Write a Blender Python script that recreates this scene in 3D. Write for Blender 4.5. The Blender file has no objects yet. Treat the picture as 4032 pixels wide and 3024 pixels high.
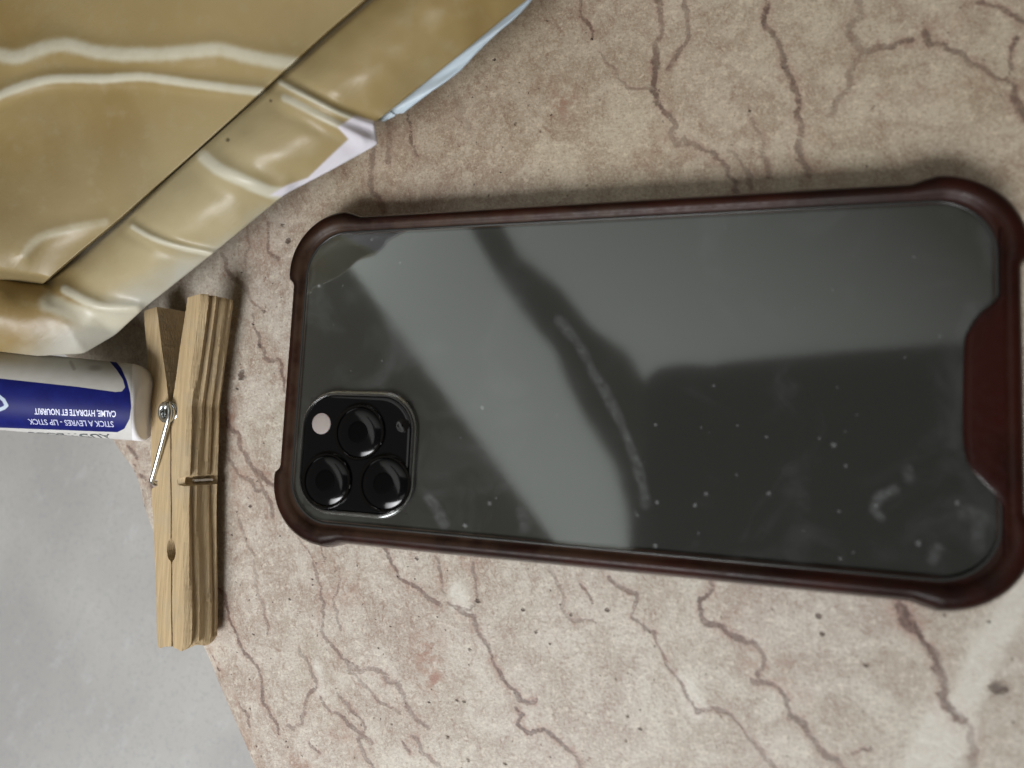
import bpy, bmesh, math, random
import numpy as np
from mathutils import Vector, Matrix, Euler

random.seed(7); rng = np.random.default_rng(11)
MM = 0.001
S = bpy.context.scene
C = S.collection

# ------------------------------------------------------------------ camera
CAM = Vector((99.73, -13.43, 146.3)); FPX = 2650.0
EUL = Euler((0.09987, 0.29627, 0.04936), 'XYZ')
RM = np.array(EUL.to_matrix()); CP = np.array(CAM)
cd = bpy.data.cameras.new('camera'); cam = bpy.data.objects.new('camera', cd); C.objects.link(cam)
cam.location = CAM * MM; cam.rotation_euler = EUL
cd.sensor_width = 36.0; cd.lens = FPX / 4032 * 36.0
cd.clip_start = 0.005; cd.clip_end = 30
cd.dof.use_dof = True; cd.dof.focus_distance = 0.166; cd.dof.aperture_fstop = 8.5
S.camera = cam

# ------------------------------------------------------------------ world, lamps, exposure
W = bpy.data.worlds.new('World'); S.world = W; W.use_nodes = True
bg = W.node_tree.nodes['Background']
bg.inputs['Color'].default_value = (1.0, 0.88, 0.72, 1); bg.inputs['Strength'].default_value = 0.105
S.view_settings.view_transform = 'Standard'; S.view_settings.look = 'None'
S.view_settings.exposure = -0.07; S.view_settings.gamma = 1.0

def area(name, loc, target, sx, sy, radiance, col, spread=180, roll=0.0):
    l = bpy.data.lights.new(name, 'AREA'); l.shape = 'RECTANGLE'; l.size = sx * MM; l.size_y = sy * MM
    l.energy = radiance * math.pi * (sx * MM) * (sy * MM); l.color = col; l.spread = math.radians(spread)
    o = bpy.data.objects.new(name, l); C.objects.link(o)
    o.location = Vector(loc) * MM
    q = (Vector(target) - Vector(loc)).to_track_quat('-Z', 'Y')
    o.rotation_euler = (q.to_matrix() @ Matrix.Rotation(roll, 3, 'Z')).to_euler()
    return o

def ray(px, py):
    d = RM @ np.array([(px - 2016) / FPX, -(py - 1512) / FPX, -1.0])
    return d
def at(px, py, z=0.0):
    d = ray(px, py); t = (z - CP[2]) / d[2]
    p = CP + d * t
    return Vector(p)
def refl(px, py, H, zg=10.0):
    p = np.array(at(px, py, zg)); d = ray(px, py); d = d / np.linalg.norm(d); d[2] = -d[2]
    return Vector(p + d * ((H - zg) / d[2]))
def project(P):
    d = (np.asarray(P, float) - CP) @ RM
    return np.stack([2016 + FPX * d[..., 0] / -d[..., 2], 1512 - FPX * d[..., 1] / -d[..., 2]], -1)

# bright ceiling patch that the phone's back mirrors; its near edge runs along the line traced in the glass
LH = 1300.0
e0 = refl(1400, 1080, LH); e1 = refl(2180, 2130, LH)
ed = (e1 - e0).normalized(); en = Vector((-ed.y, ed.x, 0))
if en.dot(refl(3000, 1100, LH) - e0) < 0: en = -en
mid = (e0 + e1) / 2
LW, LD = 2400.0, 2400.0
TA = math.radians(32)                                  # lamp tilted so its mirrored light fades towards the right
dv = en * math.cos(TA) + Vector((0, 0, math.sin(TA)))
cc = mid + dv * (LD / 2)
KEY = area('ceiling_light', cc, cc - Vector((0, 0, 1)), LW, LD, 0.66, (0.97, 1.0, 0.96), 112)
zz = -(en * math.sin(TA) - Vector((0, 0, math.cos(TA))))
KEY.rotation_euler = Matrix((ed, zz.cross(ed), zz)).transposed().to_euler()
WIN = area('window_light', (-90, -680, 690), (-50, -150, 0), 560, 420, 1.9, (0.98, 0.985, 1.0), 48)

# ------------------------------------------------------------------ helpers
def mat(name, base=(.5, .5, .5), rough=.5, **k):
    m = bpy.data.materials.new(name); m.use_nodes = True
    b = m.node_tree.nodes['Principled BSDF']
    b.inputs['Base Color'].default_value = (*base, 1); b.inputs['Roughness'].default_value = rough
    for a, v in k.items():
        b.inputs[a.replace('_', ' ')].default_value = v
    return m
class NB:
    """small node builder"""
    def __init__(s, m): s.m = m; s.t = m.node_tree; s.b = s.t.nodes['Principled BSDF']
    def n(s, typ, **kw):
        nd = s.t.nodes.new(typ)
        for k, v in kw.items(): setattr(nd, k, v)
        return nd
    def l(s, a, b): s.t.links.new(a, b)
    def coord(s, scale=1000.0, stretch=(1, 1, 1), rot=(0, 0, 0)):
        tc = s.n('ShaderNodeTexCoord'); mp = s.n('ShaderNodeMapping')
        mp.inputs['Scale'].default_value = [scale * q for q in stretch]; mp.inputs['Rotation'].default_value = rot
        if any(rot):
            m0 = s.n('ShaderNodeMapping'); m0.inputs['Rotation'].default_value = rot
            s.l(tc.outputs['Object'], m0.inputs[0]); s.l(m0.outputs[0], mp.inputs[0]); mp.inputs['Rotation'].default_value = (0, 0, 0)
        else: s.l(tc.outputs['Object'], mp.inputs[0])
        return mp.outputs[0]
    def noise(s, vec, scale, detail=4, rough=.55, dist=0.0):
        nd = s.n('ShaderNodeTexNoise'); nd.inputs['Scale'].default_value = scale
        nd.inputs['Detail'].default_value = detail; nd.inputs['Roughness'].default_value = rough
        nd.inputs['Distortion'].default_value = dist; s.l(vec, nd.inputs['Vector']); return nd.outputs['Fac']
    def math(s, op, a, b=None, clamp=False):
        nd = s.n('ShaderNodeMath', operation=op, use_clamp=clamp)
        for i, v in enumerate((a, b)):
            if v is None: continue
            if isinstance(v, (int, float)): nd.inputs[i].default_value = v
            else: s.l(v, nd.inputs[i])
        return nd.outputs[0]
    def step(s, v, a, b, lo=0.0, hi=1.0, smooth=True):
        nd = s.n('ShaderNodeMapRange'); nd.interpolation_type = 'SMOOTHSTEP' if smooth else 'LINEAR'
        nd.inputs['From Min'].default_value = a; nd.inputs['From Max'].default_value = b
        nd.inputs['To Min'].default_value = lo; nd.inputs['To Max'].default_value = hi
        s.l(v, nd.inputs['Value']); return nd.outputs[0]
    def mix(s, fac, a, b, mode='MIX'):
        nd = s.n('ShaderNodeMix', data_type='RGBA', blend_type=mode)
        for sock, v in ((nd.inputs['Factor'], fac), (nd.inputs[6], a), (nd.inputs[7], b)):
            if isinstance(v, (int, float)): sock.default_value = v
            elif isinstance(v, tuple): sock.default_value = (*v, 1)
            else: s.l(v, sock)
        return nd.outputs[2]
    def attr(s, name):
        nd = s.n('ShaderNodeAttribute'); nd.attribute_name = name; return nd.outputs['Fac']
    def bump(s, h, strength, dist):
        nd = s.n('ShaderNodeBump'); nd.inputs['Strength'].default_value = strength
        nd.inputs['Distance'].default_value = dist * MM; s.l(h, nd.inputs['Height']); s.l(nd.outputs[0], s.b.inputs['Normal'])

def link_mesh(name, verts, faces, m, parent=None, smooth=True, mats=None):
    me = bpy.data.meshes.new(name)
    v = np.asarray([tuple(p) for p in verts] if not isinstance(verts, np.ndarray) else verts, float) * MM
    me.from_pydata(v.tolist() if not isinstance(v, list) else v, [], faces if isinstance(faces, list) else faces.tolist())
    me.materials.append(m)
    if smooth: me.polygons.foreach_set('use_smooth', [True] * len(me.polygons))
    me.update()
    o = bpy.data.objects.new(name, me); C.objects.link(o)
    if parent: o.parent = parent
    return o
def from_bm(name, bm, m, parent=None, smooth=True, loc=None):
    me = bpy.data.meshes.new(name); bm.normal_update()
    bmesh.ops.recalc_face_normals(bm, faces=bm.faces[:])
    bm.to_mesh(me); bm.free()
    for v in me.vertices: v.co *= MM
    me.materials.append(m)
    if smooth: me.polygons.foreach_set('use_smooth', [True] * len(me.polygons))
    o = bpy.data.objects.new(name, me); C.objects.link(o)
    if parent: o.parent = parent
    return o
def empty(name, loc=(0, 0, 0)):
    o = bpy.data.objects.new(name, None); C.objects.link(o); o.location = Vector(loc) * MM; o.empty_display_size = .01; return o
def tag(o, label=None, cat=None, kind=None, group=None):
    for k, v in (('label', label), ('category', cat), ('kind', kind), ('group', group)):
        if v: o[k] = v
    return o
def set_attr(o, name, vals):
    a = o.data.attributes.new(name, 'FLOAT', 'POINT'); a.data.foreach_set('value', np.asarray(vals, np.float32))
def gridfaces(nu, nv, close_v=False):
    i = np.arange(nu - 1)[:, None]; j = np.arange(nv if close_v else nv - 1)[None, :]
    a = i * nv + j; b = i * nv + (j + 1) % nv; c = (i + 1) * nv + (j + 1) % nv; d = (i + 1) * nv + j
    return np.stack([a, d, c, b], -1).reshape(-1, 4)
def smooth_by_angle(o, ang=35):
    me = o.data
    me.polygons.foreach_set('use_smooth', [True] * len(me.polygons))
    bm = bmesh.new(); bm.from_mesh(me)
    for e in bm.edges:
        if len(e.link_faces) == 2 and e.calc_face_angle(0) > math.radians(ang): e.smooth = False
    bm.to_mesh(me); bm.free()
def seg_dist(P, pl):
    """distance of points P (N,2) to polyline"""
    D = np.full(len(P), 1e9); pl = np.asarray(pl, float)
    for a, b in zip(pl[:-1], pl[1:]):
        ab = b - a; t = np.clip(((P - a) @ ab) / max(ab @ ab, 1e-9), 0, 1)
        D = np.minimum(D, np.hypot(*(P - a - t[:, None] * ab).T))
    return D
def poly_sd(P, poly):
    """signed distance to polygon, negative inside"""
    poly = np.asarray(poly, float); D = seg_dist(P, np.vstack([poly, poly[:1]]))
    inside = np.zeros(len(P), bool); n = len(poly)
    for i in range(n):
        x1, y1 = poly[i]; x2, y2 = poly[(i + 1) % n]
        if y1 == y2: continue
        c = ((y1 > P[:, 1]) != (y2 > P[:, 1])) & (P[:, 0] < (x2 - x1) * (P[:, 1] - y1) / (y2 - y1) + x1)
        inside ^= c
    return np.where(inside, -D, D)
def catmull(pts, n):
    pts = np.asarray(pts, float); k = len(pts)
    t = np.linspace(0, k - 1 - 1e-9, n); i = t.astype(int); f = (t - i)[:, None]
    g = lambda j: pts[np.clip(j, 0, k - 1)]
    p0, p1, p2, p3 = g(i - 1), g(i), g(i + 1), g(i + 2)
    return 0.5 * ((2 * p1) + (-p0 + p2) * f + (2 * p0 - 5 * p1 + 4 * p2 - p3) * f ** 2 + (-p0 + 3 * p1 - 3 * p2 + p3) * f ** 3)
def linear(pts, n):
    pts = np.asarray(pts, float); t = np.linspace(0, len(pts) - 1, n)
    return np.stack([np.interp(t, np.arange(len(pts)), pts[:, c]) for c in range(pts.shape[1])], 1)
def arc_resample(pl, n):
    pl = np.asarray(pl, float); s = np.r_[0, np.cumsum(np.linalg.norm(np.diff(pl, axis=0), axis=1))]
    t = np.linspace(0, s[-1], n)
    return np.stack([np.interp(t, s, pl[:, c]) for c in range(pl.shape[1])], 1)
def ss(x, a, b):
    t = np.clip((np.asarray(x, float) - a) / (b - a), 0, 1); return t * t * (3 - 2 * t)
def vnoise(P, scale, seed=0, octaves=3):
    """value noise on (N,2)"""
    out = np.zeros(len(P)); amp = 1.0; tot = 0
    for o in range(octaves):
        r = np.random.default_rng(seed + o * 17); T = r.random((64, 64)) * 2 - 1
        q = P / scale * (2 ** o) + 1000; i = np.floor(q).astype(int); f = q - i; f = f * f * (3 - 2 * f)
        a = T[i[:, 0] % 64, i[:, 1] % 64]; b = T[(i[:, 0] + 1) % 64, i[:, 1] % 64]
        c = T[i[:, 0] % 64, (i[:, 1] + 1) % 64]; d = T[(i[:, 0] + 1) % 64, (i[:, 1] + 1) % 64]
        out += amp * ((a * (1 - f[:, 0]) + b * f[:, 0]) * (1 - f[:, 1]) + (c * (1 - f[:, 0]) + d * f[:, 0]) * f[:, 1])
        tot += amp; amp *= .5
    return out / tot
def tube(name, pts, r, m, parent=None, seg=12, caps=True):
    pts = [Vector(p) for p in pts]; bm = bmesh.new(); rings = []
    up = None
    for i, p in enumerate(pts):
        t = (pts[min(i + 1, len(pts) - 1)] - pts[max(i - 1, 0)]).normalized()
        if up is None: up = t.orthogonal().normalized()
        up = (up - t * up.dot(t)).normalized(); s = t.cross(up)
        rings.append([bm.verts.new(p + (up * math.cos(a) + s * math.sin(a)) * r) for a in [2 * math.pi * k / seg for k in range(seg)]])
    for a, b in zip(rings[:-1], rings[1:]):
        for k in range(seg): bm.faces.new((a[k], a[(k + 1) % seg], b[(k + 1) % seg], b[k]))
    if caps: bm.faces.new(rings[0][::-1]); bm.faces.new(rings[-1])
    return from_bm(name, bm, m, parent)
def lathe(name, prof, center, m, parent=None, seg=64, cap=True):
    """prof: list of (r, z) - revolved about vertical axis"""
    bm = bmesh.new(); rings = []
    for r, z in prof:
        rings.append([bm.verts.new((center[0] + r * math.cos(2 * math.pi * k / seg), center[1] + r * math.sin(2 * math.pi * k / seg), center[2] + z)) for k in range(seg)])
    for a, b in zip(rings[:-1], rings[1:]):
        for k in range(seg): bm.faces.new((a[k], a[(k + 1) % seg], b[(k + 1) % seg], b[k]))
    if cap: bm.faces.new(rings[-1])
    o = from_bm(name, bm, m, parent); smooth_by_angle(o, 30); return o

# ------------------------------------------------------------------ the table and what lies below it
VEINS = []   # (points px, half width mm, weight)
def Z(x0, y0, s, pts, w=0.4, k=1.0): VEINS.append(([(x0 + x * s, y0 + y * s) for x, y in pts], w, k))
A = (800, 2050, .7685); B = (2400, 2250, .7378); Cc = (2100, 0, .8734); D = (1100, 0, .6076); Ee = (750, 850, .8137)
for pts, w, k in [
  ([(75,345),(105,375),(120,430),(145,530),(185,620),(235,700),(290,770),(300,850),(305,920),(340,990),(385,1050),(390,1100)],.42,1),
  ([(25,640),(45,700),(50,745),(105,790),(130,870),(180,940),(235,1010),(240,1060),(215,1110)],.35,.8),
  ([(600,110),(630,190),(610,215)],.3,.9),
  ([(560,210),(580,260),(605,330),(605,400),(620,480),(605,560),(640,620),(690,670),(730,710),(790,750)],.45,.8),
  ([(690,230),(705,300),(665,400),(690,470),(705,560)],.35,.6),
  ([(480,70),(520,130),(565,200)],.3,.7),
  ([(925,130),(960,200),(1000,290),(1050,320),(1110,350),(1160,400),(1210,430)],.5,.9),
  ([(1190,180),(1215,260),(1225,330),(1235,370)],.4,.7),
  ([(1385,215),(1395,300),(1405,400),(1370,460),(1300,450),(1250,415)],.35,.8),
  ([(1305,450),(1350,480),(1390,490),(1400,550),(1440,610),(1480,690),(1510,760),(1550,830),(1600,870),(1620,920),(1660,935),(1710,910)],.5,.9),
  ([(1600,960),(1640,990),(1610,1040),(1680,1090),(1740,1070),(1830,1140),(1900,1190),(1930,1260),(1940,1300)],.42,.95),
  ([(1930,1255),(1985,1215)],.3,.8),
  ([(730,710),(800,770),(880,760),(940,790),(1000,830),(1030,900),(1050,960),(1090,1010),(1150,1060)],.55,.7),
  ([(740,770),(810,830),(870,890),(940,945),(1010,985)],.4,.6),
  ([(600,900),(630,950),(700,990),(760,1050),(820,1100),(860,1140)],.4,.8),
  ([(690,880),(750,960),(820,1030),(830,1070),(790,1120),(830,1200),(870,1260),(890,1290)],.4,.8),
  ([(580,850),(540,890),(520,970),(500,1040),(460,1070),(430,1045)],.42,.8),
  ([(500,460),(470,520),(480,550)],.3,.5),
  ([(540,1130),(600,1190)],.3,.7),
  ([(1070,1100),(1110,1180),(1170,1230),(1220,1260)],.4,.7),
  ([(1020,1130),(1060,1190)],.35,.8),
  ([(1770,250),(1820,330),(1840,450),(1870,490),(1900,515),(2000,510)],.35,.6),
  ([(1930,320),(1970,370),(1995,420)],.3,.9),
  ([(260,200),(270,300),(290,390),(310,480),(330,580)],.45,.5),
  ([(490,650),(530,700),(550,760),(580,830)],.4,.6)]: Z(*A, pts, w, k)
for pts, w, k in [
  ([(0,30),(40,80),(140,115),(140,180),(115,235),(160,270),(240,320),(255,390),(300,470),(340,540),(400,630),(440,700),(470,755)],.42,1),
  ([(490,745),(560,730),(620,750),(690,810),(740,880),(790,940),(830,1000),(880,1045),(930,1110)],.48,.9),
  ([(540,60),(545,100),(480,160),(490,240),(510,280),(600,290),(660,340),(720,375),(780,390),(820,440),(815,520),(795,560)],.5,.9),
  ([(765,580),(830,590),(920,640),(945,700),(960,770),(1040,800),(1060,870),(1110,930),(1160,990),(1220,1000),(1245,1045),(1260,1100)],.5,.95),
  ([(1545,180),(1590,250),(1640,310),(1680,390),(1740,440),(1760,520),(1790,580),(1765,660),(1800,720),(1860,780),(1890,800)],.75,1),
  ([(1720,510),(1760,540)],.4,1),([(1560,240),(1575,290),(1650,310)],.6,.9),
  ([(1300,975),(1350,945),(1400,950)],.35,.8),
  ([(1930,830),(1925,900),(1960,960),(1940,1045)],.5,.5)]: Z(*B, pts, w, k)
for pts, w, k in [
  ([(215,0),(220,80),(265,170)],.4,.8),([(300,230),(340,290),(380,340),(430,400),(540,390)],.35,.5),
  ([(560,-60),(560,0),(575,80),(575,160),(555,240),(550,320),(540,410),(560,470),(610,510),(640,570),(650,650)],.6,.95),
  ([(680,-60),(680,0),(695,100),(680,200),(640,260),(610,310)],.5,.9),
  ([(680,620),(740,655),(810,685),(860,740),(900,810),(915,870)],.55,.95),
  ([(1050,-60),(1050,0),(1040,100),(1080,165),(1120,240),(1140,310),(1170,400),(1195,450),(1190,520),(1215,560),(1200,640),(1205,720),(1245,790)],.65,1),
  ([(975,480),(1000,560),(1040,630),(1050,720),(1060,800)],.5,.5),
  ([(1460,-60),(1460,0),(1480,70),(1420,130),(1450,190),(1510,230),(1620,215),(1710,180)],.7,.85),
  ([(1480,240),(1440,310),(1430,380),(1370,450),(1330,530)],.5,.5),
  ([(1770,140),(1790,200),(1920,235),(2000,290),(2080,350),(2130,360),(2170,440),(2212,500),(2260,560)],.65,.85),
  ([(2010,10),(2100,30),(2180,70),(2212,100)],.5,.7),
  ([(2180,170),(2160,230),(2165,300),(2130,360)],.5,.9),
  ([(880,680),(940,740),(990,850)],.5,.5)]: Z(*Cc, pts, w, k)
for pts, w, k in [
  ([(830,740),(850,880),(870,960),(900,1010)],.5,.8),([(610,930),(600,1100),(600,1240),(680,1370)],.7,.6),
  ([(420,1060),(440,1160)],.5,.5),([(1120,540),(1180,700),(1220,830)],.8,.35),([(660,740),(720,900),(710,1050)],.8,.5)]: Z(*D, pts, w, k)
for pts, w, k in [
  ([(375,30),(375,170),(430,210)],.5,.8),([(150,180),(200,290),(260,340),(310,430),(350,460)],.6,.7),
  ([(310,430),(305,530),(335,600),(340,630),(360,690),(430,690),(440,760),(455,850)],.45,.9),
  ([(175,980),(180,1020),(240,1060),(265,1150),(300,1220),(360,1270),(410,1310)],.6,1),
  ([(190,1180),(250,1260),(310,1310),(380,1370),(395,1450)],.5,.8),
  ([(330,1260),(350,1330)],.4,.6),([(235,1470),(270,1570),(310,1640)],.4,.6),
  ([(270,40),(290,150),(265,240)],.5,.6)]: Z(*Ee, pts, w, k)
VEINS.append(([(505,1755),(540,1800),(520,1850),(575,1890),(600,1925)], .5, .8))
PITS = [(*p,) for p in [(1112,887,11),(1132,948,15),(998,1277,10),(1022,1361,12),(950,1478,26),(933,1529,8),(1108,1170,8),(913,2105,7),(986,1993,8),(1040,1226,10),(951,1071,8),
  (572,1853,7),(2331,153,8),(2908,301,13),(3087,266,12),(2954,437,11),(3410,655,10),(2170,450,7),(1945,234,8),(1972,677,6),(2051,805,7),(2066,310,7),(2169,453,8),(3930,2712,50),(3894,2448,12),
  (913,2105,6),(1565,2271,9),(1650,2428,6),(1722,2430,6),(1537,2465,9),(998,2497,8),(935,2567,7),(1245,2218,9),(1880,2363,12),(2060,2398,11),(2246,2418,12),(2390,2400,12),(2110,2488,14),(2165,2535,10),(1850,2558,10),(1800,2755,9),(1828,2760,13),(1690,2765,8),(1843,2992,12),(1990,3008,12),(1762,2901,11),(2360,2655,9),(2475,2818,11),(2145,2715,7),(3223,2425,16),(3240,2495,14),(3410,2618,16),(3398,2800,14),(2520,2870,12),(2466,2916,11),(2472,2820,9),(2535,2728,7),(2822,2630,9),(2780,2655,8),(3100,2975,9),(1325,2713,7),(1230,2280,8),(1880,2363,9),(1350,2580,8),(1480,2440,7),(1142,2360,9),(1640,2200,9),(3990,2840,9)]]
RUST = [(1680,2590,60,110,.7),(1710,2670,35,60,.9),(1745,2275,30,50,.6),(1180,3000,60,35,.6),(1340,2890,60,35,.5),(1400,2970,45,40,.4),(3080,2650,45,60,.5),(2960,2600,50,45,.5),(3170,2745,50,40,.35),
  (2220,400,60,75,.75),(2150,340,50,40,.5),(3026,700,30,50,.5),(3260,690,90,50,.5),(3471,371,28,18,.6),(3733,96,55,40,.5),(3750,350,150,40,.4),(3200,540,40,50,.3),(1285,2215,30,25,.8),(1300,2350,25,40,.5),
  (900,1640,25,60,.9),(940,1900,70,120,.45),(980,950,80,120,.35),(1150,700,130,70,.4),(1270,620,60,90,.4),(1500,800,260,60,.3),(1370,2330,45,80,.4),(960,2950,50,60,.6),(1850,2210,80,30,.5),(1540,550,80,60,.3),(2900,2400,120,60,.2),(3580,2430,60,60,.7),(2600,560,60,80,.35),(2550,640,90,60,.3),(2700,620,40,60,.3)]
PALE = [([(4100,2180),(4023,2324),(3942,2471),(3861,2604),(3802,2752),(3780,2796)], 2.3), ([(3750,2850),(3690,2950),(3640,3060)], 4.2), ([(1250,2610),(1262,2680),(1258,2720)], .9), ([(1800,2330),(1815,2380)], 2.0), ([(2700,2700),(2740,2800)],2.0)]

EDGE = [(-500,700),(-150,1010),(150,1290),(300,1500),(428,1737),(510,1865),(547,1993),(606,2148),(650,2260),(700,2385),(775,2549),(820,2649),(866,2758),(920,2880),(985,3024),(1060,3180),(1300,3600)]
edge = arc_resample(catmull(np.array([tuple(at(x, y, -1.0))[:2] for x, y in EDGE]), 400), 420)   # rim of the slab in mm
edge += vnoise(edge, 14, 5)[:, None] * 0.5
def edge_x(y): return np.interp(y, edge[::-1, 1], edge[::-1, 0]) if edge[0, 1] > edge[-1, 1] else np.interp(y, edge[:, 1], edge[:, 0])
y0, y1 = -120.0, 150.0
ys = np.arange(y0, y1, 0.5); nu = 640
prof_in = [(0, -26), (0, -9), (.35, -5.6), (1.4, -3.0), (3.2, -1.1), (5.6, -.25), (8.2, 0)]   # inward offset, z : rounded nosing
us = np.linspace(0, 1, 660)
rows = []
for y in ys:
    ex = edge_x(y) - 1.2
    r = [(ex + a, y, z) for a, z in prof_in] + [(ex + 8.2 + u * (205 - ex), y, 0.0) for u in us[1:]]
    rows.append(r)
V = np.array(rows); nv = V.shape[1]; V = V.reshape(-1, 3)
P2 = V[:, :2]
V[:, 2] += np.where(V[:, 2] > -.01, vnoise(P2, 30, 3) * .08, 0)

# marble
mb = mat('marble', rough=.34); n = NB(mb)
co = n.coord(1000)
wob = n.noise(co, .35, 5, .65); wob2 = n.noise(co, 1.6, 4, .6)
big = n.noise(co, .028, 3, .5); mid_ = n.noise(co, .11, 6, .66, .6); fine = n.noise(co, .55, 6, .70); mic = n.noise(co, 1.5, 5, .72)
cos_ = n.coord(1000, (1.0, .42, 1), (0, 0, math.radians(-24)))
mott = n.noise(cos_, .30, 6, .68, 1.6); mot2 = n.noise(cos_, .75, 5, .68, 1.0)
col = n.mix(n.step(mid_, .36, .62), (.545, .50, .44), (.42, .365, .31))
col = n.mix(n.step(big, .40, .62), col, n.mix(n.step(mid_, .38, .6), (.53, .495, .425), (.435, .39, .325)))
bz = n.attr('busy')
col = n.mix(n.math('MULTIPLY', bz, n.step(mott, .52, .72, 0, .55)), col, (.34, .245, .20))
col = n.mix(n.math('MULTIPLY', bz, n.step(mot2, .53, .67, 0, .62)), col, (.30, .21, .165))
col = n.mix(n.step(fine, .46, .36, 0, .45), col, (.36, .29, .235))
col = n.mix(n.step(fine, .53, .62, 0, .55), col, (.68, .63, .54))
col = n.mix(n.step(mic, .53, .62, 0, .58), col, (.31, .23, .175))
col = n.mix(n.step(mic, .46, .36, 0, .50), col, (.72, .68, .60))
def veinlets(vec, sc, wd, k, dist):
    global col
    vl = n.noise(vec, sc, 6, .64, dist)
    vf = n.step(n.math('ABSOLUTE', n.math('SUBTRACT', vl, .5)), 0.0, wd, 1, 0)
    col = n.mix(n.math('MULTIPLY', vf, n.step(mid_, .42, .60, 0, k)), col, (.24, .145, .11))
veinlets(cos_, .13, .011, .75, 1.8); veinlets(cos_, .36, .018, .55, 1.4); veinlets(co, .30, .012, .35, .8)
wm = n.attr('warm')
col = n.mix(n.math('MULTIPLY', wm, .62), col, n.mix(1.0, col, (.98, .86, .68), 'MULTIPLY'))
rust = n.attr('rust')
rf = n.math('MULTIPLY', rust, n.step(wob, .38, .60), True)
col = n.mix(rf, col, (.30, .155, .105))
pale = n.step(n.math('ADD', n.attr('pale'), n.math('MULTIPLY', n.math('SUBTRACT', wob, .5), 4.0)), -1.2, 1.0)
col = n.mix(n.math('MULTIPLY', pale, n.step(fine, .35, .65, .95, .5)), col, (.66, .63, .56))
# traced veins : attribute is distance in half-widths
vd = n.math('ADD', n.attr('vein'), n.math('MULTIPLY', n.math('SUBTRACT', wob, .5), 2.6))
vd = n.math('ADD', vd, n.math('MULTIPLY', n.math('SUBTRACT', wob2, .5), 2.2))
halo = n.math('MULTIPLY', n.step(vd, .2, 4.4, .75, 0), n.step(mot2, .38, .62, .10, 1.0))
core = n.step(vd, .45, 1.3, 1, 0)
kk = n.attr('veink')
col = n.mix(n.math('MULTIPLY', halo, kk), col, (.38, .235, .185))
col = n.mix(n.math('MULTIPLY', n.math('MULTIPLY', core, kk), n.step(fine, .34, .56, .55, 1.0)), col, (.075, .036, .028))
pv = n.math('ADD', n.attr('pit'), n.math('MULTIPLY', n.math('SUBTRACT', wob, .5), 3.0))
pf = n.step(pv, .25, .85, .9, 0)
vo = n.n('ShaderNodeTexVoronoi'); vo.inputs['Scale'].default_value = .16; n.l(co, vo.inputs['Vector'])
spk = n.step(n.math('ADD', vo.outputs['Distance'], n.math('MULTIPLY', n.math('SUBTRACT', wob2, .5), .10)), .035, .07, 1, 0)
vo2 = n.n('ShaderNodeTexVoronoi'); vo2.inputs['Scale'].default_value = .42; n.l(co, vo2.inputs['Vector'])
spk2 = n.math('MULTIPLY', n.step(n.math('ADD', vo2.outputs['Distance'], n.math('MULTIPLY', n.math('SUBTRACT', wob2, .5), .5)), .05, .12, 1, 0), n.math('MULTIPLY', bz, n.step(mott, .50, .60, 0, .8)))
spk = n.math('MAXIMUM', n.math('MULTIPLY', spk, n.step(mid_, .54, .60, 0, .7)), spk2)
col = n.mix(n.math('MULTIPLY', n.math('MAXIMUM', pf, spk), .9), col, (.08, .05, .04))
n.l(col, n.b.inputs['Base Color'])
h = n.math('SUBTRACT', n.math('MULTIPLY', fine, .25), n.math('ADD', n.math('MULTIPLY', core, .12), n.math('MAXIMUM', pf, spk)))
n.bump(n.math('ADD', h, n.math('MULTIPLY', mic, .35)), .8, .45)
n.l(n.step(fine, .3, .7, .30, .46), n.b.inputs['Roughness'])
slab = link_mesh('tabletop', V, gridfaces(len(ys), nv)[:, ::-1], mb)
tag(slab, 'beige and pink veined marble tabletop with a rounded edge, everything lies on it', None, 'structure')
dmin = np.full(len(V), 9.0); kmin = np.zeros(len(V))
for pts, w, k in VEINS:
    pl = np.array([tuple(at(x, y, 0))[:2] for x, y in pts]); 
    for _ in range(3):                                   # jagged midpoint displacement
        m_ = (pl[1:] + pl[:-1]) / 2; L_ = np.linalg.norm(pl[1:] - pl[:-1], axis=1)[:, None]
        m_ = m_ + rng.normal(size=m_.shape) * L_ * .10
        q = np.empty((len(pl) + len(m_), 2)); q[0::2] = pl; q[1::2] = m_; pl = q
    lo, hi = pl.min(0) - 5, pl.max(0) + 5
    sel = np.where((P2 > lo).all(1) & (P2 < hi).all(1))[0]
    if not len(sel): continue
    d = seg_dist(P2[sel], pl) / (w * (1 + .5 * vnoise(P2[sel], 6, 78, 2)))
    kk_ = k * (.72 + .28 * vnoise(P2[sel], 9, 77, 1))
    better = d < dmin[sel]; ii = sel[better]; dmin[ii] = d[better]; kmin[ii] = kk_[better]
set_attr(slab, 'vein', dmin); set_attr(slab, 'veink', kmin)
pit = np.full(len(V), 3.0)
for x, y, r in PITS:
    c = np.array(at(x, y, 0))[:2]; rr = (np.array(at(x + r, y, 0))[:2] - c)[0]
    sel = np.where(np.hypot(*(P2 - c).T) < 4)[0]; pit[sel] = np.minimum(pit[sel], np.hypot((P2[sel, 0] - c[0]), (P2[sel, 1] - c[1]) * 1.15) / rr)
set_attr(slab, 'pit', pit)
rs = np.zeros(len(V))
for x, y, rx, ry, k in RUST:
    c = np.array(at(x, y, 0))[:2]; sx = (np.array(at(x + rx, y, 0))[:2] - c)[0]; sy = abs((np.array(at(x, y + ry, 0))[:2] - c)[1])
    q = ((P2[:, 0] - c[0]) / sx) ** 2 + ((P2[:, 1] - c[1]) / sy) ** 2
    rs = np.maximum(rs, k * np.exp(-q * .9))
set_attr(slab, 'rust', rs)
pa = np.full(len(V), -9.0)
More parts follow.
